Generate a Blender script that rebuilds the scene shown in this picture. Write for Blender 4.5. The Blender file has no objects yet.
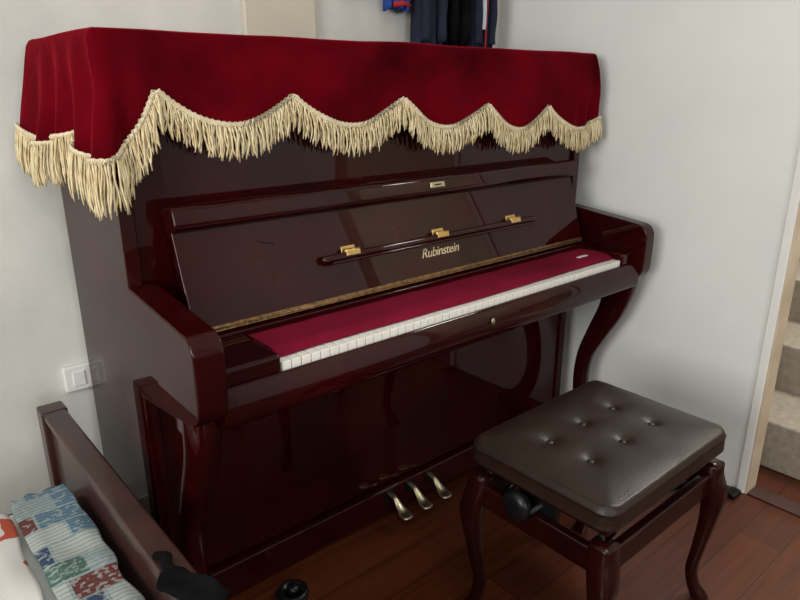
import bpy, bmesh, math, random, bisect
from mathutils import Vector, Matrix, noise
random.seed(7)
scene=bpy.context.scene
scene.view_settings.view_transform='Standard'
COL=scene.collection
# ------------------------------------------------------------------ materials
def nd(nt,t,**k):
    n=nt.nodes.new(t)
    for a,b in k.items(): setattr(n,a,b)
    return n
def mat(name,col,rough=.5,metal=0,coat=0,sheen=0,spec=.5,var=None,vscale=8,bump=0,bscale=60,coatr=.03,lo=.35,hi=.68):
    m=bpy.data.materials.new(name);m.use_nodes=True;nt=m.node_tree
    b=nt.nodes['Principled BSDF']
    b.inputs['Base Color'].default_value=(*col,1)
    b.inputs['Roughness'].default_value=rough
    b.inputs['Metallic'].default_value=metal
    b.inputs['Coat Weight'].default_value=coat
    b.inputs['Coat Roughness'].default_value=coatr
    b.inputs['Specular IOR Level'].default_value=spec
    if sheen:
        b.inputs['Sheen Weight'].default_value=sheen
        b.inputs['Sheen Roughness'].default_value=.35
        b.inputs['Sheen Tint'].default_value=(min(1,col[0]*5),min(1,col[1]*5+.01),min(1,col[2]*6),1)
    tc=nd(nt,'ShaderNodeTexCoord')
    if var:
        n=nd(nt,'ShaderNodeTexNoise');n.inputs['Scale'].default_value=vscale;n.inputs['Detail'].default_value=6
        r=nd(nt,'ShaderNodeValToRGB');r.color_ramp.elements[0].color=(*col,1);r.color_ramp.elements[1].color=(*var,1)
        r.color_ramp.elements[0].position=lo;r.color_ramp.elements[1].position=hi
        nt.links.new(tc.outputs['Object'],n.inputs['Vector']);nt.links.new(n.outputs['Fac'],r.inputs['Fac']);nt.links.new(r.outputs['Color'],b.inputs['Base Color'])
    if bump:
        n=nd(nt,'ShaderNodeTexNoise');n.inputs['Scale'].default_value=bscale;n.inputs['Detail'].default_value=4
        bp=nd(nt,'ShaderNodeBump');bp.inputs['Strength'].default_value=bump;bp.inputs['Distance'].default_value=.004
        nt.links.new(tc.outputs['Object'],n.inputs['Vector']);nt.links.new(n.outputs['Fac'],bp.inputs['Height']);nt.links.new(bp.outputs['Normal'],b.inputs['Normal'])
    return m
M_piano=mat('piano_lacquer',(.016,.0009,.0013),.4,coat=.68,spec=0,var=(.030,.0014,.0020),vscale=5,coatr=.008)
M_stoolwood=mat('stool_wood',(.010,.0014,.0014),.3,coat=.35,spec=.1,var=(.020,.0026,.002),vscale=9)
M_brass=mat('brass',(.62,.42,.16),.3,metal=1,bump=.15,bscale=60)
M_hinge=mat('aged_brass',(.36,.22,.10),.4,metal=1,var=(.12,.07,.04),vscale=120)
M_pedal=mat('pedal_brass',(.55,.49,.34),.3,metal=1,bump=.1,bscale=30)
M_white=mat('key_white',(.82,.8,.74),.25,coat=.3)
M_black=mat('black_plastic',(.005,.005,.006),.3,spec=.3)
M_felt=mat('key_felt',(.20,.006,.028),.95,spec=.1,var=(.14,.004,.018),vscale=6,bump=.4,bscale=400)
M_velvet=mat('velvet',(.135,.0010,.0065),.9,sheen=.6,var=(.040,.0004,.0018),vscale=4.5,bump=.5,bscale=40,spec=.03,lo=.32,hi=.66)
M_fringe=mat('fringe_cream',(.78,.67,.43),.7,var=(.58,.46,.25),vscale=30)
M_braid=mat('braid_cream',(.78,.68,.48),.7,var=(.65,.55,.36),vscale=40)
M_leather=mat('leatherette',(.0145,.0070,.0046),.36,bump=.22,bscale=320,spec=.36,var=(.020,.0105,.0070),vscale=12)
M_metal=mat('dark_metal',(.02,.02,.022),.4,metal=.8)
M_wall=mat('wall_paint',(.74,.73,.68),.75,var=(.60,.60,.565),vscale=3.5,bump=.35,bscale=22,spec=.3)
M_wallr=mat('wall_paint_cool',(.78,.79,.76),.7,var=(.70,.72,.70),vscale=2,bump=.15,bscale=20,spec=.3)
M_cream=mat('cream_trim',(.66,.62,.52),.5,var=(.58,.54,.44),vscale=4)
M_ceil=mat('ceiling_paint',(.8,.8,.78),.8)
M_jamb=mat('jamb_wood',(.60,.51,.39),.5,var=(.46,.36,.25),vscale=6)
M_stone=mat('terrazzo',(.27,.235,.19),.5,var=(.20,.17,.135),vscale=50)
M_bedwood=mat('bed_wood',(.050,.016,.012),.4,var=(.026,.008,.006),vscale=10,coat=.3)
M_matt=mat('mattress_cloth',(.6,.62,.6),.9)
M_navy=mat('navy_cloth',(.006,.009,.024),.9,var=(.010,.015,.036),vscale=12,bump=.3,bscale=80)
M_blk=mat('black_cloth',(.003,.003,.004),1,spec=.05,var=(.007,.007,.008),vscale=15)
M_blue=mat('blue_cloth',(.01,.05,.28),.8)
M_red=mat('red_cloth',(.4,.01,.015),.8)
M_lightcloth=mat('pale_cloth',(.5,.55,.6),.8)
M_plastic=mat('white_plastic',(.8,.8,.77),.35)
def ramp_const(nt,cols,pos=None):
    r=nd(nt,'ShaderNodeValToRGB');r.color_ramp.interpolation='CONSTANT'
    e=r.color_ramp.elements
    n=len(cols)
    for i,c in enumerate(cols):
        p=(i/n if pos is None else pos[i])
        if i<2: e[i].position=p;e[i].color=(*c,1)
        else:
            k=e.new(p);k.color=(*c,1)
    return r
def quilt_mat():
    m=bpy.data.materials.new('patchwork_cloth');m.use_nodes=True;nt=m.node_tree;b=nt.nodes['Principled BSDF'];b.inputs['Roughness'].default_value=.9;b.inputs['Specular IOR Level'].default_value=.1
    tc=nd(nt,'ShaderNodeTexCoord')
    br=nd(nt,'ShaderNodeTexBrick');br.offset=.5
    br.inputs['Scale'].default_value=1;br.inputs['Brick Width'].default_value=.085;br.inputs['Row Height'].default_value=.06;br.inputs['Mortar Size'].default_value=.003
    br.inputs['Color1'].default_value=(0,0,0,1);br.inputs['Color2'].default_value=(1,1,1,1);br.inputs['Mortar'].default_value=(.16,.16,.16,1)
    sx=nd(nt,'ShaderNodeSeparateColor')
    r=ramp_const(nt,[(.06,.13,.20),(.30,.37,.38),(.09,.17,.15),(.13,.22,.30),(.05,.08,.14),(.15,.055,.05),(.42,.46,.44)])
    n=nd(nt,'ShaderNodeTexNoise');n.inputs['Scale'].default_value=95;n.inputs['Detail'].default_value=1
    r2=ramp_const(nt,[(0,0,0),(.5,.5,.5)],[0,.57])
    wv=nd(nt,'ShaderNodeTexWave');wv.bands_direction='Y';wv.inputs['Scale'].default_value=28
    m2=nd(nt,'ShaderNodeMix',data_type='RGBA',blend_type='MULTIPLY');m2.inputs[0].default_value=.3
    mx=nd(nt,'ShaderNodeMix',data_type='RGBA');mx.inputs[7].default_value=(.46,.50,.46,1)
    L=nt.links
    L.new(tc.outputs['Object'],br.inputs['Vector']);L.new(br.outputs['Color'],sx.inputs[0]);L.new(sx.outputs[0],r.inputs['Fac'])
    L.new(tc.outputs['Object'],n.inputs['Vector']);L.new(n.outputs['Fac'],r2.inputs['Fac']);L.new(tc.outputs['Object'],wv.inputs['Vector'])
    L.new(r2.outputs['Color'],mx.inputs[0]);L.new(r.outputs['Color'],mx.inputs[6]);L.new(mx.outputs[2],m2.inputs[6]);L.new(wv.outputs['Color'],m2.inputs[7]);L.new(m2.outputs[2],b.inputs['Base Color'])
    return m
M_quilt=quilt_mat()
def blotch_mat():
    m=bpy.data.materials.new('printed_cloth');m.use_nodes=True;nt=m.node_tree;b=nt.nodes['Principled BSDF'];b.inputs['Roughness'].default_value=.9
    tc=nd(nt,'ShaderNodeTexCoord');n=nd(nt,'ShaderNodeTexNoise');n.inputs['Scale'].default_value=13;n.inputs['Detail'].default_value=1
    r=ramp_const(nt,[(.70,.69,.66),(.52,.09,.05),(.72,.70,.67)],[0,.52,.62])
    nt.links.new(tc.outputs['Object'],n.inputs['Vector']);nt.links.new(n.outputs['Fac'],r.inputs['Fac']);nt.links.new(r.outputs['Color'],b.inputs['Base Color'])
    return m
M_blotch=blotch_mat()
def floor_mat():
    m=bpy.data.materials.new('floor_planks');m.use_nodes=True;nt=m.node_tree;b=nt.nodes['Principled BSDF'];L=nt.links
    tc=nd(nt,'ShaderNodeTexCoord')
    br=nd(nt,'ShaderNodeTexBrick');br.offset=.37
    br.inputs['Color1'].default_value=(.092,.022,.0075,1);br.inputs['Color2'].default_value=(.060,.0135,.005,1);br.inputs['Mortar'].default_value=(.010,.003,.002,1)
    br.inputs['Scale'].default_value=1;br.inputs['Brick Width'].default_value=1.1;br.inputs['Row Height'].default_value=.115;br.inputs['Mortar Size'].default_value=.0012
    mp=nd(nt,'ShaderNodeMapping');mp.inputs['Scale'].default_value=(2.5,40,1)
    n=nd(nt,'ShaderNodeTexNoise');n.inputs['Scale'].default_value=1.5;n.inputs['Detail'].default_value=6
    mx=nd(nt,'ShaderNodeMix',data_type='RGBA',blend_type='MULTIPLY');mx.inputs[0].default_value=.6
    r=nd(nt,'ShaderNodeValToRGB');r.color_ramp.elements[0].position=.3;r.color_ramp.elements[0].color=(.45,.4,.38,1);r.color_ramp.elements[1].position=.7;r.color_ramp.elements[1].color=(1.1,1.1,1.1,1)
    L.new(tc.outputs['Object'],br.inputs['Vector']);L.new(tc.outputs['Object'],mp.inputs['Vector']);L.new(mp.outputs[0],n.inputs['Vector'])
    L.new(n.outputs['Fac'],r.inputs['Fac']);L.new(br.outputs['Color'],mx.inputs[6]);L.new(r.outputs['Color'],mx.inputs[7]);L.new(mx.outputs[2],b.inputs['Base Color'])
    b.inputs['Roughness'].default_value=.33;b.inputs['Specular IOR Level'].default_value=.3;b.inputs['Coat Weight'].default_value=.15;b.inputs['Coat Roughness'].default_value=.1
    return m
M_floor=floor_mat()
# ------------------------------------------------------------------ helpers
def empty(name,loc=(0,0,0)):
    o=bpy.data.objects.new(name,None);COL.objects.link(o);o.location=(0,0,0);o.empty_display_size=.1;return o
def obj(name,me,m,parent=None,smooth=False,bevel=0,seg=3,M=None):
    o=bpy.data.objects.new(name,me);COL.objects.link(o)
    ms=m if isinstance(m,(list,tuple)) else [m]
    for q in ms: me.materials.append(q)
    if M is not None: o.matrix_world=M
    if parent: o.parent=parent
    if smooth:
        for p in me.polygons: p.use_smooth=True
    if bevel:
        b=o.modifiers.new('bev','BEVEL');b.width=bevel;b.segments=seg;b.limit_method='ANGLE';b.harden_normals=False
        for p in me.polygons: p.use_smooth=True
        w=o.modifiers.new('wn','WEIGHTED_NORMAL')
    return o
def boxes(name,L,m,parent=None,bevel=0,M=None,seg=3):
    bm=bmesh.new()
    for (x0,x1,y0,y1,z0,z1) in L:
        v=[bm.verts.new((x,y,z)) for x in(x0,x1) for y in(y0,y1) for z in(z0,z1)]
        for f in((0,1,3,2),(4,6,7,5),(0,4,5,1),(2,3,7,6),(0,2,6,4),(1,5,7,3)): bm.faces.new([v[i] for i in f])
    bmesh.ops.recalc_face_normals(bm,faces=bm.faces)
    me=bpy.data.meshes.new(name);bm.to_mesh(me);bm.free()
    return obj(name,me,m,parent,bevel=bevel,M=M,seg=seg)
def prism(name,pts,x0,x1,m,parent=None,bevel=0,seg=3):
    """pts in (y,z) extruded along x"""
    bm=bmesh.new();n=len(pts)
    a=[bm.verts.new((x0,p[0],p[1])) for p in pts];b=[bm.verts.new((x1,p[0],p[1])) for p in pts]
    bm.faces.new(a);bm.faces.new(b[::-1])
    for i in range(n): bm.faces.new((a[i],b[i],b[(i+1)%n],a[(i+1)%n]))
    bmesh.ops.recalc_face_normals(bm,faces=bm.faces)
    me=bpy.data.meshes.new(name);bm.to_mesh(me);bm.free()
    return obj(name,me,m,parent,bevel=bevel,seg=seg)
def rings(name,R,m,parent=None,cap=True,M=None,smooth=True,closed=True):
    bm=bmesh.new();V=[[bm.verts.new(p) for p in r] for r in R];n=len(R[0])
    for i in range(len(R)-1):
        for j in range(n if closed else n-1):
            k=(j+1)%n
            bm.faces.new((V[i][j],V[i][k],V[i+1][k],V[i+1][j]))
    if cap and closed:
        bm.faces.new(V[0][::-1]);bm.faces.new(V[-1])
    bmesh.ops.recalc_face_normals(bm,faces=bm.faces)
    me=bpy.data.meshes.new(name);bm.to_mesh(me);bm.free()
    return obj(name,me,m,parent,smooth=smooth,M=M)
def frame(d):
    d=Vector(d).normalized();a=Vector((0,0,1)) if abs(d.z)<.9 else Vector((1,0,0))
    x=d.cross(a).normalized();y=d.cross(x).normalized();return x,y
def tube_rings(P,rad,n=10,sx=1,sy=1):
    R=[]
    P=[Vector(p) for p in P]
    for i,p in enumerate(P):
        d=(P[min(i+1,len(P)-1)]-P[max(i-1,0)])
        x,y=frame(d);r=rad[i] if hasattr(rad,'__len__') else rad
        R.append([p+x*r*sx*math.cos(t*2*math.pi/n)+y*r*sy*math.sin(t*2*math.pi/n) for t in range(n)])
    return R
def tube(name,P,rad,m,parent=None,n=10,sx=1,sy=1,M=None):
    return rings(name,tube_rings(P,rad,n,sx,sy),m,parent,M=M)
def catmull(P,k=6):
    out=[]
    for i in range(len(P)-1):
        p0=P[max(i-1,0)];p1=P[i];p2=P[i+1];p3=P[min(i+2,len(P)-1)]
        for s in range(k):
            t=s/k
            out.append(tuple(.5*(2*b+(c-a)*t+(2*a-5*b+4*c-d)*t*t+(3*b-a-3*c+d)*t**3) for a,b,c,d in zip(p0,p1,p2,p3)))
    out.append(tuple(P[-1]));return out
def lathe(name,prof,m,parent=None,M=None,n=32):
    R=[[(r*math.cos(2*math.pi*j/n),r*math.sin(2*math.pi*j/n),z) for j in range(n)] for r,z in prof]
    return rings(name,R,m,parent,M=M)
# ------------------------------------------------------------------ room
boxes('floor',[(-2.5,2.08,-2.7,1.87,-.1,0),(2.08,4.6,-1.2,1.6,-.1,0)],M_floor)
boxes('ceiling',[(-2.5,4.6,-2.7,1.87,2.7,2.8)],M_ceil)
boxes('wall_back',[(-2.5,2.08,1.76,1.87,0,2.7)],M_wall)
DY=.650
boxes('wall_right',[(2.0,2.06,DY,1.76,0,2.7),(2.0,2.06,-2.7,-.22,0,2.7),(2.0,2.06,-.22,DY,2.08,2.7)],M_wallr)
boxes('wall_left',[(-2.5,-2.4,-2.6,-1.1,0,2.7),(-2.5,-2.4,.9,1.76,0,2.7),(-2.5,-2.4,-1.1,.9,0,.9),(-2.5,-2.4,-1.1,.9,2.2,2.7)],M_wall)
boxes('wall_front',[(-2.5,-1.3,-2.7,-2.6,0,2.7),(.5,2.0,-2.7,-2.6,0,2.7),(-1.3,.5,-2.7,-2.6,0,.9),(-1.3,.5,-2.7,-2.6,2.2,2.7)],M_wall)
boxes('wall_stairwell_far',[(4.5,4.6,-1.2,1.5,0,2.7)],M_cream)
boxes('wall_stairwell_back',[(2.06,4.6,1.5,1.6,0,2.7)],M_cream)
boxes('wall_stairwell_front',[(2.06,4.6,-1.3,-1.2,0,2.7)],M_cream)
def window(name,boxl):
    boxes(name,boxl,M_plastic,None,.004)
window('window_1',[(-2.48,-2.42,-1.1,.9,.9,.95),(-2.48,-2.42,-1.1,.9,2.15,2.2),(-2.48,-2.42,-1.1,-1.05,.95,2.15),(-2.48,-2.42,.85,.9,.95,2.15),(-2.48,-2.42,-.12,-.08,.95,2.15)])
window('window_2',[(-1.3,.5,-2.68,-2.62,.9,.95),(-1.3,.5,-2.68,-2.62,2.15,2.2),(-1.3,-1.25,-2.68,-2.62,.95,2.15),(.45,.5,-2.68,-2.62,.95,2.15),(-.42,-.38,-2.68,-2.62,.95,2.15)])
# door frame
d=empty('door_1')
boxes('casing',[(1.990,2.0,DY-.004,DY+.022,0,2.11),(1.990,2.0,-.25,-.22,0,2.11),(1.990,2.0,-.22,DY,2.08,2.11)],M_plastic,d,.003)
boxes('jamb',[(1.992,2.065,DY-.010,DY,0,2.08),(1.992,2.065,-.22,-.21,0,2.08),(1.992,2.065,-.21,DY-.010,2.07,2.08)],M_jamb,d,.003)
boxes('door_sill',[(1.995,2.06,-.2,DY-.012,0,.006)],M_bedwood,d,.002)
boxes('trim_1',[(.94,1.17,1.735,1.76,0,2.7)],M_cream,None,.004)
boxes('baseboard_back',[(-2.4,.94,1.748,1.76,0,.08),(1.17,2.0,1.748,1.76,0,.08)],M_cream,None,.003)
# stairs
st=empty('staircase')
for i in range(7):
    x=2.20+.29*i
    boxes('step_%d'%(i+1),[(x,x+.32,-.6,1.4,.17*i,.17*i+.17)] if i==0 else [(x,x+.32,-.6,1.4,.17*i-.03,.17*i+.17)],M_stone,st,.008)
# switch box
sw=empty('wall_socket')
boxes('plate',[(.355,.425,1.742,1.76,.465,.535)],M_plastic,sw,.005)
boxes('rocker',[(.375,.405,1.738,1.743,.48,.52)],M_plastic,sw,.002)
# ------------------------------------------------------------------ piano
P=empty('upright_piano')
XL,XR=.405,1.900
YF,YB=1.295,1.69
boxes('side_panels',[(XL,XL+.03,YF,YB,.02,1.29),(XR-.03,XR,YF,YB,.02,1.29)],M_piano,P,.004)
boxes('lid',[(XL-.008,XR+.008,YF-.012,YB,1.29,1.312)],M_piano,P,.005)
boxes('back_frame',[(XL+.03,XR-.03,1.63,YB-.01,.1,1.29)]+[(x,x+.08,YB-.03,YB,.06,1.28) for x in(.45,.75,1.11,1.46,1.78)],M_bedwood,P,.003)
boxes('upper_panel',[(XL+.03,XR-.03,YF+.012,YF+.032,.76,1.27)],M_piano,P,.003)
boxes('upper_panel_top_rail',[(XL+.03,XR-.03,YF+.002,YF+.02,1.2,1.29)],M_piano,P,.003)
boxes('lower_panel',[(XL+.03,XR-.03,YF+.008,YF+.028,.11,.63)],M_piano,P,.003)
boxes('plinth',[(XL,XR,YF-.012,YF+.03,.02,.105)],M_piano,P,.006)
boxes('side_base_rails',[(XL-.006,XL+.03,YF,YB,.02,.13),(XR-.03,XR+.006,YF,YB,.02,.13)],M_piano,P,.004)
KX0,KX1=.590,1.780
boxes('key_bed',[(XL+.05,XR-.05,1.05,YF+.01,.618,.69)],M_piano,P,.004)
slip=catmull([(1.036,.618),(1.018,.632),(1.013,.660),(1.0155,.680),(1.0215,.697),(1.027,.705),(1.034,.703),(1.036,.695)],5)+[(1.06,.69),(1.06,.618)]
o=prism('key_slip',slip,XL+.05,XR-.045,M_piano,P)
for p in o.data.polygons: p.use_smooth=True
m=o.modifiers.new('es','EDGE_SPLIT');m.split_angle=math.radians(40)
boxes('key_blocks',[(XL+.05,KX0-.002,1.032,1.2,.69,.740),(KX1+.002,XR-.045,1.032,1.2,.69,.740)],M_piano,P,.008)
boxes('name_rail',[(XL+.05,XR-.045,1.178,1.21,.69,.748)],M_piano,P,.003)
boxes('fall_back_shelf',[(XL+.03,XR-.03,1.2,YF+.02,.70,.76)],M_piano,P,.003)
kw=(KX1-KX0)/52
boxes('white_keys',[(KX0+kw*i+.0010,KX0+kw*(i+1)-.0010,1.037,1.178,.698,.720) for i in range(52)],M_white,P,.0014,seg=2)
bk=[]
for i in range(51):
    if (i%7) in (0,2,3,5,6) or i==0:
        bk.append((KX0+kw*(i+1)-.005,KX0+kw*(i+1)+.005,1.085,1.178,.715,.731))
boxes('black_keys',bk,M_black,P,.0015,seg=2)
bm=bmesh.new();NX=160;NY=12;rows=[]
for j in range(NY+1):
    r=[]
    for i in range(NX+1):
        u=i/NX;v=j/NY
        x=KX0+.004+(KX1-KX0-.012)*u
        yf=1.057+.003*math.sin(u*9)+.002*noise.noise((u*6,0,0))
        y=yf+(1.1775-yf)*v
        z=.7225+.0105*min(1,max(0,(y-1.062)/.018))+.0015*noise.noise((x*14,y*20,1))
        r.append(bm.verts.new((x,y,z)))
    rows.append(r)
for j in range(NY):
    for i in range(NX): bm.faces.new((rows[j][i],rows[j][i+1],rows[j+1][i+1],rows[j+1][i]))
me=bpy.data.meshes.new('key_cover_felt');bm.to_mesh(me);bm.free()
o=obj('key_cover_felt',me,M_felt,P,smooth=True);s=o.modifiers.new('s','SOLIDIFY');s.thickness=.0025;s.offset=1
boxes('felt_label',[(1.655,1.70,1.10,1.11,.7365,.7385)],M_white,P)
# arms
prof=[(1.296,.850)]+catmull([(1.06,.826),(1.03,.822),(1.014,.814),(1.004,.80),(1.001,.78),(1.001,.72),(1.003,.688),(1.009,.668),(1.024,.652),(1.05,.645)],5)+[(1.14,.63),(1.296,.612)]
for nm,a,b in(('arm_left',XL-.004,XL+.055),('arm_right',XR-.045,XR+.002)):
    o=prism(nm,prof,a,b,M_piano,P,.004)
def leg(nm,xa,xb):
    C=catmull([(1.085,.655,.054),(1.087,.60,.050),(1.108,.52,.041),(1.150,.43,.033),(1.190,.33,.026),(1.198,.22,.024),(1.175,.13,.027),(1.125,.06,.034),(1.09,.02,.042)],6)
    R=[]
    xm=(xa+xb)/2;hw=(xb-xa)/2
    for i,(y,z,h) in enumerate(C):
        i0=max(i-1,0);i1=min(i+1,len(C)-1);dy=C[i1][0]-C[i0][0];dz=C[i1][1]-C[i0][1];l=math.hypot(dy,dz);ny,nz=-dz/l,dy/l
        w=hw*(.75+.25*min(1,h/.05));c=.007;r=[]
        for (sx,sn) in((-w,-h+c),(-w,h-c),(-w+c,h),(w-c,h),(w,h-c),(w,-h+c),(w-c,-h),(-w+c,-h)):
            r.append((xm+sx,y+ny*sn,z+nz*sn))
        R.append(r)
    rings(nm,R,M_piano,P)
leg('leg_left',XL+.002,XL+.053);leg('leg_right',XR-.045,XR-.002)
boxes('toe_blocks',[(XL,XL+.055,1.06,YF+.01,.02,.075),(XR-.055,XR,1.06,YF+.01,.02,.075)],M_piano,P,.01)
for k,(x,y) in enumerate(((XL+.03,1.09),(XR-.03,1.09),(XL+.03,1.64),(XR-.03,1.64))):
    lathe('caster_%d'%(k+1),[(.016,-.012),(.02,-.009),(.02,.009),(.016,.012)],M_brass,P,M=Matrix.Translation((x,y,.021))@Matrix.Rotation(math.pi/2,4,'Y'))
up=Vector((0,.075,.232)).normalized();nr=Vector((1,0,0)).cross(up)
FM=Matrix(((1,up.x,nr.x,0),(0,up.y,nr.y,1.195),(0,up.z,nr.z,.757),(0,0,0,1)))
FX0,FX1=.488,1.802
boxes('fallboard',[(FX0,FX1,.004,.252,-.02,0)],M_piano,P,.003,M=FM)
bm=bmesh.new();pr=[(.205,-.01),(.203,.012),(.207,.024),(.215,.03),(.243,.032),(.252,.026),(.256,.014),(.254,-.03),(.2,-.02)]
a=[bm.verts.new((FX0-.002,p[0],p[1])) for p in pr];b=[bm.verts.new((FX1+.002,p[0],p[1])) for p in pr]
bm.faces.new(a);bm.faces.new(b[::-1])
for i in range(len(pr)): bm.faces.new((a[i],b[i],b[(i+1)%len(pr)],a[(i+1)%len(pr)]))
bmesh.ops.recalc_face_normals(bm,faces=bm.faces);me=bpy.data.meshes.new('fallboard_lip');bm.to_mesh(me);bm.free()
obj('fallboard_lip',me,M_piano,P,M=FM,bevel=.003)
boxes('lock_cap',[(1.165,1.215,.222,.236,.031,.0345)],M_pedal,P,.003,M=FM)
boxes('lock_slot',[(1.178,1.202,.227,.231,.0335,.0352)],M_black,P,0,M=FM)
boxes('long_hinge',[(FX0+.03,FX1-.005,-.006,.007,-.004,.003)],M_hinge,P,.001,M=FM)
tube('long_hinge_pin',[(FX0+.03,0,.003),(FX1-.005,0,.003)],.0024,M_hinge,P,8,M=FM)
boxes('music_ledge',[(.81,1.572,.085,.104,0,.02)],M_piano,P,.008,M=FM,seg=4)
boxes('music_ledge_lip',[(.83,1.55,.080,.087,.014,.027)],M_piano,P,.003,M=FM)
for x in(.894,1.187,1.48):
    boxes('ledge_hinge_%d'%int(x*100),[(x-.02,x+.02,.104,.118,0,.0025),(x-.02,x+.02,.094,.106,.0195,.022)],M_brass,P,.001,M=FM)
    tube('ledge_hinge_pin_%d'%int(x*100),[(x-.022,.106,.016),(x+.022,.106,.016)],.0048,M_brass,P,10,M=FM)
cu=bpy.data.curves.new('fallboard_lettering','FONT');cu.body='Rubinstein';cu.size=.034;cu.shear=.4;cu.extrude=.0004;cu.align_x='CENTER';cu.space_character=.95
t=bpy.data.objects.new('fallboard_lettering',cu);COL.objects.link(t);cu.materials.append(M_fringe);t.matrix_world=FM@Matrix.Translation((1.183,.050,.0008));t.parent=P
tube('scratch',[(.66,.17,0.0005),(.68,.158,.0005),(.705,.152,.0005)],.0012,M_black,P,6,M=FM)
lathe('keyhole_plate',[(.0005,0),(.006,0),(.006,.002),(.0005,.002)],M_pedal,P,M=Matrix.Translation((1.175,1.0132,.672))@Matrix.Rotation(math.pi/2,4,'X')@Matrix.Scale(1.6,4,(0,1,0)),n=20)
for k,x in enumerate((1.062,1.140,1.220)):
    C_=catmull([(YF+.0,.085,.009,.005),(1.275,.088,.008,.006),(1.255,.082,.0085,.006),(1.235,.066,.013,.006),(1.215,.054,.019,.006),(1.197,.051,.017,.005),(1.190,.051,.008,.003)],4)
    R=[]
    for y,z,w,h in C_: R.append([(x+w*math.cos(2*math.pi*j/14),y,z+h*math.sin(2*math.pi*j/14)) for j in range(14)])
    rings('pedal_%d'%(k+1),R,M_pedal,P)
    boxes('pedal_plate_%d'%(k+1),[(x-.016,x+.016,YF-.016,YF-.011,.06,.10)],M_black,P,.002)
# ------------------------------------------------------------------ velvet cover
C=empty('piano_cover')
x0,x1,y0,y1,zt=.386,1.924,1.272,1.70,1.322
cusps=[(.490,1.217),(.785,1.205),(1.092,1.196),(1.392,1.176),(1.672,1.166),(1.96,1.155)]
lows=[1.15,1.138,1.122,1.105,1.095]
def front_hem(x):
    if x<=cusps[0][0]:
        u=(cusps[0][0]-x)/(cusps[0][0]-x0);return 1.217-(1.217-1.098)*(1-(1-min(1,u))**1.6)
    for i in range(5):
        a,b=cusps[i],cusps[i+1]
        if x<=b[0]:
            u=(x-a[0])/(b[0]-a[0]);cz=a[1]+(b[1]-a[1])*u;return lows[i]+(cz-lows[i])*abs(2*u-1)**1.9
    return 1.13
def side_hem(q):
    return 1.112+.03*abs(2*((q*1.35)%1)-1)**1.5 if q<.74 else 1.098+.044*max(0,(1-(q-.74)/.26))**1.5
path=[];r=.010
n=90
for i in range(n+1):
    q=i/n;path.append(('L',x0,y1+(y0+r-y1)*q,(-1,0),side_hem(q)))
for i in range(1,6):
    a=math.pi+ (math.pi/2)*i/6;path.append(('C',x0+r+r*math.cos(a),y0+r+r*math.sin(a),(math.cos(a),math.sin(a)),1.096))
n=420
for i in range(n+1):
    x=x0+r+(x1-x0-2*r)*i/n;path.append(('F',x,y0,(0,-1),front_hem(x)))
for i in range(1,6):
    a=1.5*math.pi+(math.pi/2)*i/6;path.append(('C',x1-r+r*math.cos(a),y0+r+r*math.sin(a),(math.cos(a),math.sin(a)),1.125))
n=90
for i in range(n+1):
    q=1-i/n;path.append(('R',x1,y0+r+(y1-y0-r)*(1-q),(1,0),side_hem(q)))
NT=30
def sstep(t): t=max(0,min(1,t));return t*t*(3-2*t)
def cpt(i,t):
    k,x,y,nn,h=path[i]
    z=zt-(zt-h)*t
    dr=zt-z
    s=(y if k in'LR' else x)
    if k=='L': fl=.034*((y-y0)/(y1-y0))*(dr/.2)+.008*(dr/.2)
    elif k=='R': fl=.022*(dr/.2)
    else: fl=.012*(dr/.2)
    g=(dr/.15)
    if k=='L':
        fold=.014*g*math.sin(s*48+2*math.sin(s*9)+dr*6)*(.7+.5*noise.noise((s*3,dr*3,2)))*(1-.6*sstep((y-1.5)/.15))
    else:
        fold=.008*g*math.sin(s*34+2.5*math.sin(s*6)+dr*5)*(.5+.7*noise.noise((s*3,dr*3,2)))
        e=math.exp(-((x-x0)/.10)**2)+.8*math.exp(-((x-x1)/.10)**2)
        fold+=.007*g*e*math.sin(s*95+dr*8)
        fold+=.006*math.sin((s+dr*.55)*27+3*noise.noise((s*2,0,1)))*sstep(dr/.05)
    fl+=fold+.004*noise.noise((x*9,y*9,z*12))+.001
    fl=max(fl,-.006)
    sag=.005*noise.noise((x*4,y*4,0))*(1-t)
    if t<.06: fl-=.004*(1-t/.06)
    return Vector((x+nn[0]*fl,y+nn[1]*fl,z+sag))
bm=bmesh.new();TS=[0,.015,.035]+[.06+.94*j/(NT-3) for j in range(NT-2)]
V=[[bm.verts.new(cpt(i,t)) for i in range(len(path))] for t in TS]
for j in range(len(TS)-1):
    for i in range(len(path)-1): bm.faces.new((V[j][i],V[j+1][i],V[j+1][i+1],V[j][i+1]))
top=[bm.verts.new((min(max(p[1],x0+.012),x1-.012),min(max(p[2],y0+.012),y1),zt+.004+.005*noise.noise((p[1]*4,p[2]*4,0)))) for p in path]
for i in range(len(path)-1): bm.faces.new((V[0][i],V[0][i+1],top[i+1],top[i]))
bm.faces.new(top)
bmesh.ops.recalc_face_normals(bm,faces=bm.faces)
me=bpy.data.meshes.new('velvet_cloth');bm.to_mesh(me);bm.free();obj('velvet_cloth',me,M_velvet,C,smooth=True)
hem=[cpt(i,1) for i in range(len(path))];nrm=[Vector((p[3][0],p[3][1],0)) for p in path]
L=[0]
for i in range(1,len(hem)): L.append(L[-1]+(hem[i]-hem[i-1]).length)
def at(s):
    i=min(max(bisect.bisect(L,s)-1,0),len(hem)-2);u=(s-L[i])/max(1e-9,L[i+1]-L[i])
    return hem[i].lerp(hem[i+1],u),nrm[i],path[i][0],path[i][1],(hem[i+1]-hem[i]).normalized()
bm=bmesh.new()
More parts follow.
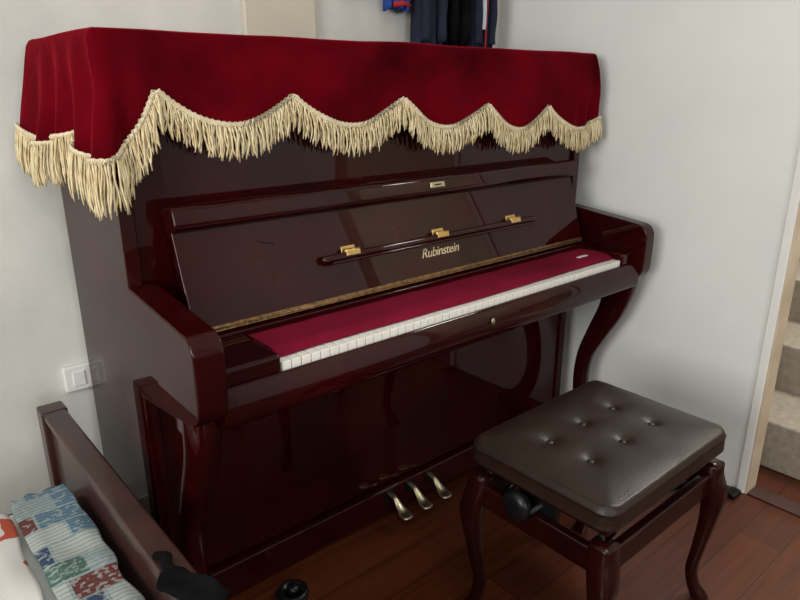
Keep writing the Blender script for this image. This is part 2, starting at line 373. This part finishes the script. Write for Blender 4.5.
def addrings(R):
    V=[[bm.verts.new(p) for p in r] for r in R];n=len(R[0])
    for i in range(len(R)-1):
        for j in range(n):
            k=(j+1)%n;bm.faces.new((V[i][j],V[i][k],V[i+1][k],V[i+1][j]))
    bm.faces.new(V[-1]);bm.faces.new(V[0][::-1])
for layer in (0,1):
    s=.002*layer;step=.0052
    while s<L[-1]:
        p,n_,k,px,tg=at(s)
        ln=.070
        if k in'L': ln=.092
        elif k=='C' and px<1: ln=.105
        elif k=='F' and px<.5: ln=.105-.035*max(0,(px-x0)/.112)
        ln*=random.uniform(.86,1.06)*(1 if layer else .93)
        tx=Vector((-n_.y,n_.x,0))
        dx=random.uniform(-.010,.010);ph=random.uniform(0,6.3);out=random.uniform(.002,.012)*(1 if layer else .1)
        P_=[];rr=[]
        for q in range(9):
            t=q/8
            P_.append(p+n_*(.002+.003*layer+out*math.sin(t*2.2))+tx*(dx*t*t+.0016*math.sin(ph+t*8))+Vector((0,0,.004-ln*t)))
            rr.append((.0018+.0006*math.sin(ph+t*26))*(1.0 if q<8 else .5))
        addrings(tube_rings(P_,rr,5))
        s+=step*random.uniform(.75,1.2)
me=bpy.data.meshes.new('fringe_strands');bm.to_mesh(me);bm.free();obj('fringe_strands',me,M_fringe,C,smooth=True)
bm=bmesh.new()
N=int(L[-1]/.003)
for rope in range(3):
    P_=[]
    for i in range(N):
        s=i*.003;p,n_,k,px,tg=at(s)
        pn=tg.cross(n_);pn=pn if pn.z>0 else -pn
        a=s*2*math.pi/.012+rope*2.1
        P_.append(p+n_*(.006+.002*math.cos(a))+pn*(.004+.005*math.sin(a)))
    addrings(tube_rings(P_,.0022,5))
me=bpy.data.meshes.new('hem_braid');bm.to_mesh(me);bm.free();obj('hem_braid',me,M_braid,C,smooth=True)
# ------------------------------------------------------------------ stool
S=empty('piano_stool')
cx,cy,hx,hy=1.212,.706,.246,.182
def outline(n,hx,hy,r):
    pts=[]
    for (sx,sy,a0) in((1,1,0),(-1,1,90),(-1,-1,180),(1,-1,270)):
        for i in range(n//4):
            a=math.radians(a0+90*i/(n//4-1));pts.append((sx*(hx-r)+r*math.cos(a),sy*(hy-r)+r*math.sin(a)))
    out=[];m=len(pts);Ls=[0]
    for i in range(m): q=pts[(i+1)%m];Ls.append(Ls[-1]+math.hypot(q[0]-pts[i][0],q[1]-pts[i][1]))
    k=0
    for j in range(n*2):
        s=Ls[-1]*j/(n*2)
        while Ls[k+1]<s: k+=1
        u=(s-Ls[k])/(Ls[k+1]-Ls[k]);q=pts[(k+1)%m];out.append((pts[k][0]+(q[0]-pts[k][0])*u,pts[k][1]+(q[1]-pts[k][1])*u))
    return out
O=outline(96,hx,hy,.035)
B=[(bx,by) for bx in(-.122,0,.122) for by in(-.052,.052)]
def ctop(x,y):
    e=max(abs(x)/hx,abs(y)/hy)
    z=.491-.013*e**4
    for bx,by in B:
        d2=(x-bx)**2+(y-by)**2
        z-=.007*math.exp(-d2/.00022)+.006*math.exp(-d2/.0018)
    z+=.0008*noise.noise((x*18,y*18,3))
    return z
R=[]
K=44
R.append([(cx+p[0]*.004,cy+p[1]*.004,ctop(0,0)) for p in O])
for i in range(1,K+1):
    s=i/K*.975;R.append([(cx+p[0]*s,cy+p[1]*s,ctop(p[0]*s,p[1]*s)) for p in O])
for s,z in((.99,.475),(1.0,.470),(1.008,.467),(1.010,.464),(1.004,.461),(1.003,.455),(1.006,.445),(1.004,.437),(1.008,.434),(1.006,.430),(.99,.428),(.9,.428)):
    R.append([(cx+p[0]*s,cy+p[1]*s,z+.0012*noise.noise((p[0]*20,p[1]*20,z*20))) for p in O])
rings('cushion',R,M_leather,S)
for k,(bx,by) in enumerate(B):
    lathe('button_%d'%(k+1),[(.0005,.004),(.004,.0036),(.0075,.002),(.009,-.001),(.008,-.004)],M_leather,S,M=Matrix.Translation((cx+bx,cy+by,ctop(bx,by)+.001)),n=16)
boxes('seat_board',[(cx-hx+.012,cx+hx-.012,cy-hy+.012,cy+hy-.012,.414,.429)],M_stoolwood,S,.003)
ax,ay=hx-.02,hy-.018
boxes('aprons',[(cx-ax,cx+ax,cy-ay-.010,cy-ay+.012,.315,.372),(cx-ax,cx+ax,cy+ay-.012,cy+ay+.010,.315,.372),(cx-ax-.010,cx-ax+.012,cy-ay,cy+ay,.315,.372),(cx+ax-.012,cx+ax+.010,cy-ay,cy+ay,.315,.372)],M_stoolwood,S,.005)
k=0
for sx in(-1,1):
    for sy in(-1,1):
        k+=1
        Cc=catmull([(0,.390,.024),(0,.365,.025),(.007,.33,.026),(.013,.29,.024),(.010,.23,.018),(.002,.15,.0140),(-.004,.09,.0125),(.002,.045,.013),(.012,.018,.017),(.018,.0,.018)],5)
        R=[]
        for o_,z,h in Cc:
            X=cx+sx*(ax-.004+o_);Y=cy+sy*(ay-.004+o_);c=h*.3
            R.append([(X+a,Y+b,z) for a,b in((-h,-h+c),(-h,h-c),(-h+c,h),(h-c,h),(h,h-c),(h,-h+c),(h-c,-h),(-h+c,-h))])
        rings('leg_%d'%k,R,M_stoolwood,S)
for sy in(-1,1):
    y=cy+sy*(ay-.04)
    tube('scissor_a_%d'%sy,[(cx-.18,y,.335),(cx+.05,y,.417)],.009,M_metal,S,8)
    tube('scissor_b_%d'%sy,[(cx+.18,y+.015*sy,.335),(cx-.05,y+.015*sy,.417)],.009,M_metal,S,8)
tube('lift_screw',[(cx-hx-.005,cy,.385),(cx+hx+.005,cy,.385)],.007,M_metal,S,10)
for sx in(-1,1):
    lathe('knob_%d'%sx,[(.008,-.012),(.030,-.010),(.034,-.004),(.034,.008),(.028,.015),(.01,.018),(.001,.018)],M_black,S,M=Matrix.Translation((cx+sx*(hx+.006),cy+.03,.388))@Matrix.Rotation(sx*math.pi/2,4,'Y'))
    boxes('knob_bracket_%d'%sx,[(cx+sx*(ax-.02)-.008,cx+sx*(ax-.02)+.008,cy-.04,cy+.06,.36,.415)],M_metal,S,.002)
# ------------------------------------------------------------------ black caster cup on floor
cc=empty('caster_cup')
Tm=Matrix.Translation((.675,1.20,0))
lathe('cup',[(.001,.0),(.036,0),(.040,.004),(.040,.016),(.036,.022),(.028,.022),(.024,.014),(.001,.012)],M_black,cc,M=Tm)
lathe('wheel',[(.001,.012),(.014,.014),(.018,.022),(.014,.032),(.001,.035)],M_black,cc,M=Tm)
boxes('door_stop',[(1.93,1.98,.65,.685,0,.018)],M_black,None,.006)
# ------------------------------------------------------------------ bed
Bd=empty('bed')
boxes('footboard',[(.275,.308,.50,1.60,.16,.485)],M_bedwood,Bd,.006)
boxes('footboard_cap',[(.266,.316,.50,1.60,.478,.498)],M_bedwood,Bd,.006)
boxes('posts',[(.262,.32,1.585,1.64,0,.500),(.262,.32,.46,.515,0,.500),(-1.72,-1.66,1.585,1.64,0,.9),(-1.72,-1.66,.46,.515,0,.9)],M_bedwood,Bd,.006)
boxes('rails',[(-1.68,.28,1.52,1.55,.16,.30),(-1.68,.28,.50,.53,.16,.30),(-1.70,-1.68,.5,1.6,.16,.85)],M_bedwood,Bd,.005)
boxes('mattress',[(-1.66,.252,.54,1.42,.22,.385)],M_matt,Bd,.03,seg=5)
def sheet(name,x0,x1,y0,y1,z,amp,m,parent=None,thick=.012,nx=50,ny=60,fr=9,seed=0,edge=.02):
    bm=bmesh.new();rows=[]
    for j in range(ny+1):
        rw=[]
        for i in range(nx+1):
            u=i/nx;v=j/ny
            x=x0+(x1-x0)*u+.008*noise.noise((v*5,seed,u));y=y0+(y1-y0)*v+.012*noise.noise((u*5,seed+4,v))
            e=min(u,1-u,v,1-v)
            zz=z+amp*(.5+noise.noise((x*fr,y*fr,seed)))*min(1,e*6+.1)-edge*max(0,1-e*14)
            rw.append(bm.verts.new((x,y,max(zz,z))))
        rows.append(rw)
    for j in range(ny):
        for i in range(nx): bm.faces.new((rows[j][i],rows[j][i+1],rows[j+1][i+1],rows[j+1][i]))
    me=bpy.data.meshes.new(name);bm.to_mesh(me);bm.free();o=obj(name,me,m,parent,smooth=True)
    s=o.modifiers.new('s','SOLIDIFY');s.thickness=thick;s.offset=1;return o
sheet('patchwork_quilt',.150,.25,.6,1.405,.390,.008,M_quilt,None,.022,30,90,edge=.0,fr=12)
sheet('printed_blanket',-.75,.128,.7,1.37,.392,.09,M_blotch,None,.012,140,120,fr=10,seed=5,edge=.0)
# black pouch draped on the footboard
bg=empty('black_bag')
R=[]
for i in range(21):
    t=i/20;w=max(.12,math.sin(math.pi*t)**.5)*(1+.35*noise.noise((t*5,2,2)))
    R.append([(.284+.012*math.sin(t*5)+.030*w*math.copysign(abs(math.cos(a))**.8,math.cos(a))+.010*noise.noise((a,t*6,0)),.735+.145*t,.511+(.009+.006*noise.noise((a,t*6,5)))*w*math.sin(a)) for a in [2*math.pi*j/24 for j in range(24)]])
rings('body',R,M_blk,bg)
tube('strap',catmull([(.29,.86,.512),(.28,.89,.507),(.29,.92,.504),(.275,.935,.503)],5),.005,M_blk,bg,8,sx=1.8,sy=.6)
# ------------------------------------------------------------------ coat rack and clothing
rk=empty('wall_coat_rack')
boxes('rail',[(1.27,1.96,1.735,1.76,1.98,2.05)],M_jamb,rk,.004)
for k,x in enumerate((1.30,1.455,1.58,1.71,1.83)):
    tube('hook_%d'%(k+1),catmull([(x,1.737,2.03),(x,1.71,2.03),(x,1.69,2.0),(x,1.68,1.985),(x,1.665,2.0)],4),.004,M_metal,rk,8)
def garment(name,xc,hw,m,zb,ztop,yc=1.70,dep=.03,seed=0,sleeve=True):
    g=empty(name);R=[];n=72;K=26
    for i in range(K+1):
        t=i/K;z=zb+(ztop-zb)*t
        sh=1 if t<.72 else max(.18,1-((t-.72)/.28)**1.5*.85)
        w=hw*sh*(1-.08*t)
        r=[]
        for j in range(n):
            a=2*math.pi*j/n
            f=.35*math.sin(a*7+seed+t*2)+.3*math.sin(a*13+seed*2-t*3)
            r.append((xc+w*math.cos(a),yc+dep*sh*math.sin(a)*(1+f*(1-t*.5)),z+.008*math.sin(a*3+seed)*(1-t)))
        R.append(r)
    rings('body',R,m,g)
    if sleeve:
        for sx in(-1,1):
            o1=hw-.024
            pts=catmull([(xc+sx*o1*.8,yc-.012,ztop-.13),(xc+sx*o1,yc-.03,ztop-.28),(xc+sx*o1*.95,yc-.032,ztop-.45),(xc+sx*o1*.9,yc-.03,zb+.03)],7)
            rr=[.022+.002*math.sin(q*1.3+seed)-.003*q/len(pts) for q in range(len(pts))]
            tube('sleeve_%s'%('l' if sx<0 else 'r'),pts,rr,m,g,14,sx=1,sy=.75)
    tube('collar',catmull([(xc-.035,yc-.02,ztop-.03),(xc-.03,yc,ztop+.01),(xc,yc+.01,ztop+.02),(xc+.03,yc,ztop+.01),(xc+.035,yc-.02,ztop-.03)],5),.014,m,g,8)
    return g
garment('jacket',1.578,.064,M_navy,1.335,1.97,seed=1)
garment('hooded_jacket',1.702,.055,M_blk,1.335,1.97,seed=3,yc=1.705)
g=garment('track_jacket',1.822,.060,M_navy,1.335,1.97,seed=5,yc=1.70)
tube('stripe_l',catmull([(1.795,1.655,1.80),(1.79,1.648,1.6),(1.792,1.645,1.46),(1.795,1.65,1.41)],6),.010,M_lightcloth,g,8,sx=1,sy=.5)
tube('piping',catmull([(1.815,1.66,1.9),(1.815,1.652,1.6),(1.812,1.655,1.345)],8),.003,M_red,g,6)
g=garment('drawstring_bag',1.455,.042,M_blue,1.455,1.93,seed=2,sleeve=False,yc=1.71)
tube('red_band',[(1.423,1.685,1.465),(1.453,1.672,1.47),(1.488,1.685,1.465)],.008,M_red,g,8)
g=garment('scarf',1.30,.02,M_red,1.490,1.97,seed=2,sleeve=False,yc=1.72,dep=.012)
# ------------------------------------------------------------------ lights
def area(name,loc,rot,sx,sy,e,col=(1,1,1)):
    l=bpy.data.lights.new(name,'AREA');l.shape='RECTANGLE';l.size=sx;l.size_y=sy;l.energy=e;l.color=col
    o=bpy.data.objects.new(name,l);COL.objects.link(o);o.location=loc;o.rotation_euler=rot;return o
area('window_light_left',(-2.38,-.1,1.55),(0,math.radians(-90),0),1.2,1.3,70,(1,.98,.94))
area('window_light_front',(-.4,-2.58,1.55),(math.radians(90),0,0),1.7,1.2,32,(1,.99,.98))
area('ceiling_fill',(-.2,-.2,2.66),(0,0,0),.6,.6,9,(1,.98,.95))  # added weak overhead fill for the room, not a known fixture
area('stairwell_fill',(3.0,.2,2.66),(0,0,0),.6,.6,62,(1,.97,.92))  # unseen fill light added to brighten the stairwell and the doorway reflection
w=bpy.data.worlds.new('World');scene.world=w;w.use_nodes=True
w.node_tree.nodes['Background'].inputs[0].default_value=(.8,.9,1,1);w.node_tree.nodes['Background'].inputs[1].default_value=.6
# ------------------------------------------------------------------ camera
cam=bpy.data.cameras.new('camera');co=bpy.data.objects.new('camera',cam);COL.objects.link(co)
cam.sensor_width=36;cam.lens=658/800*36;cam.clip_start=.02
co.location=(0,0,1.23);co.rotation_euler=(math.radians(90-18.1),0,math.radians(49.3-90))
scene.camera=co
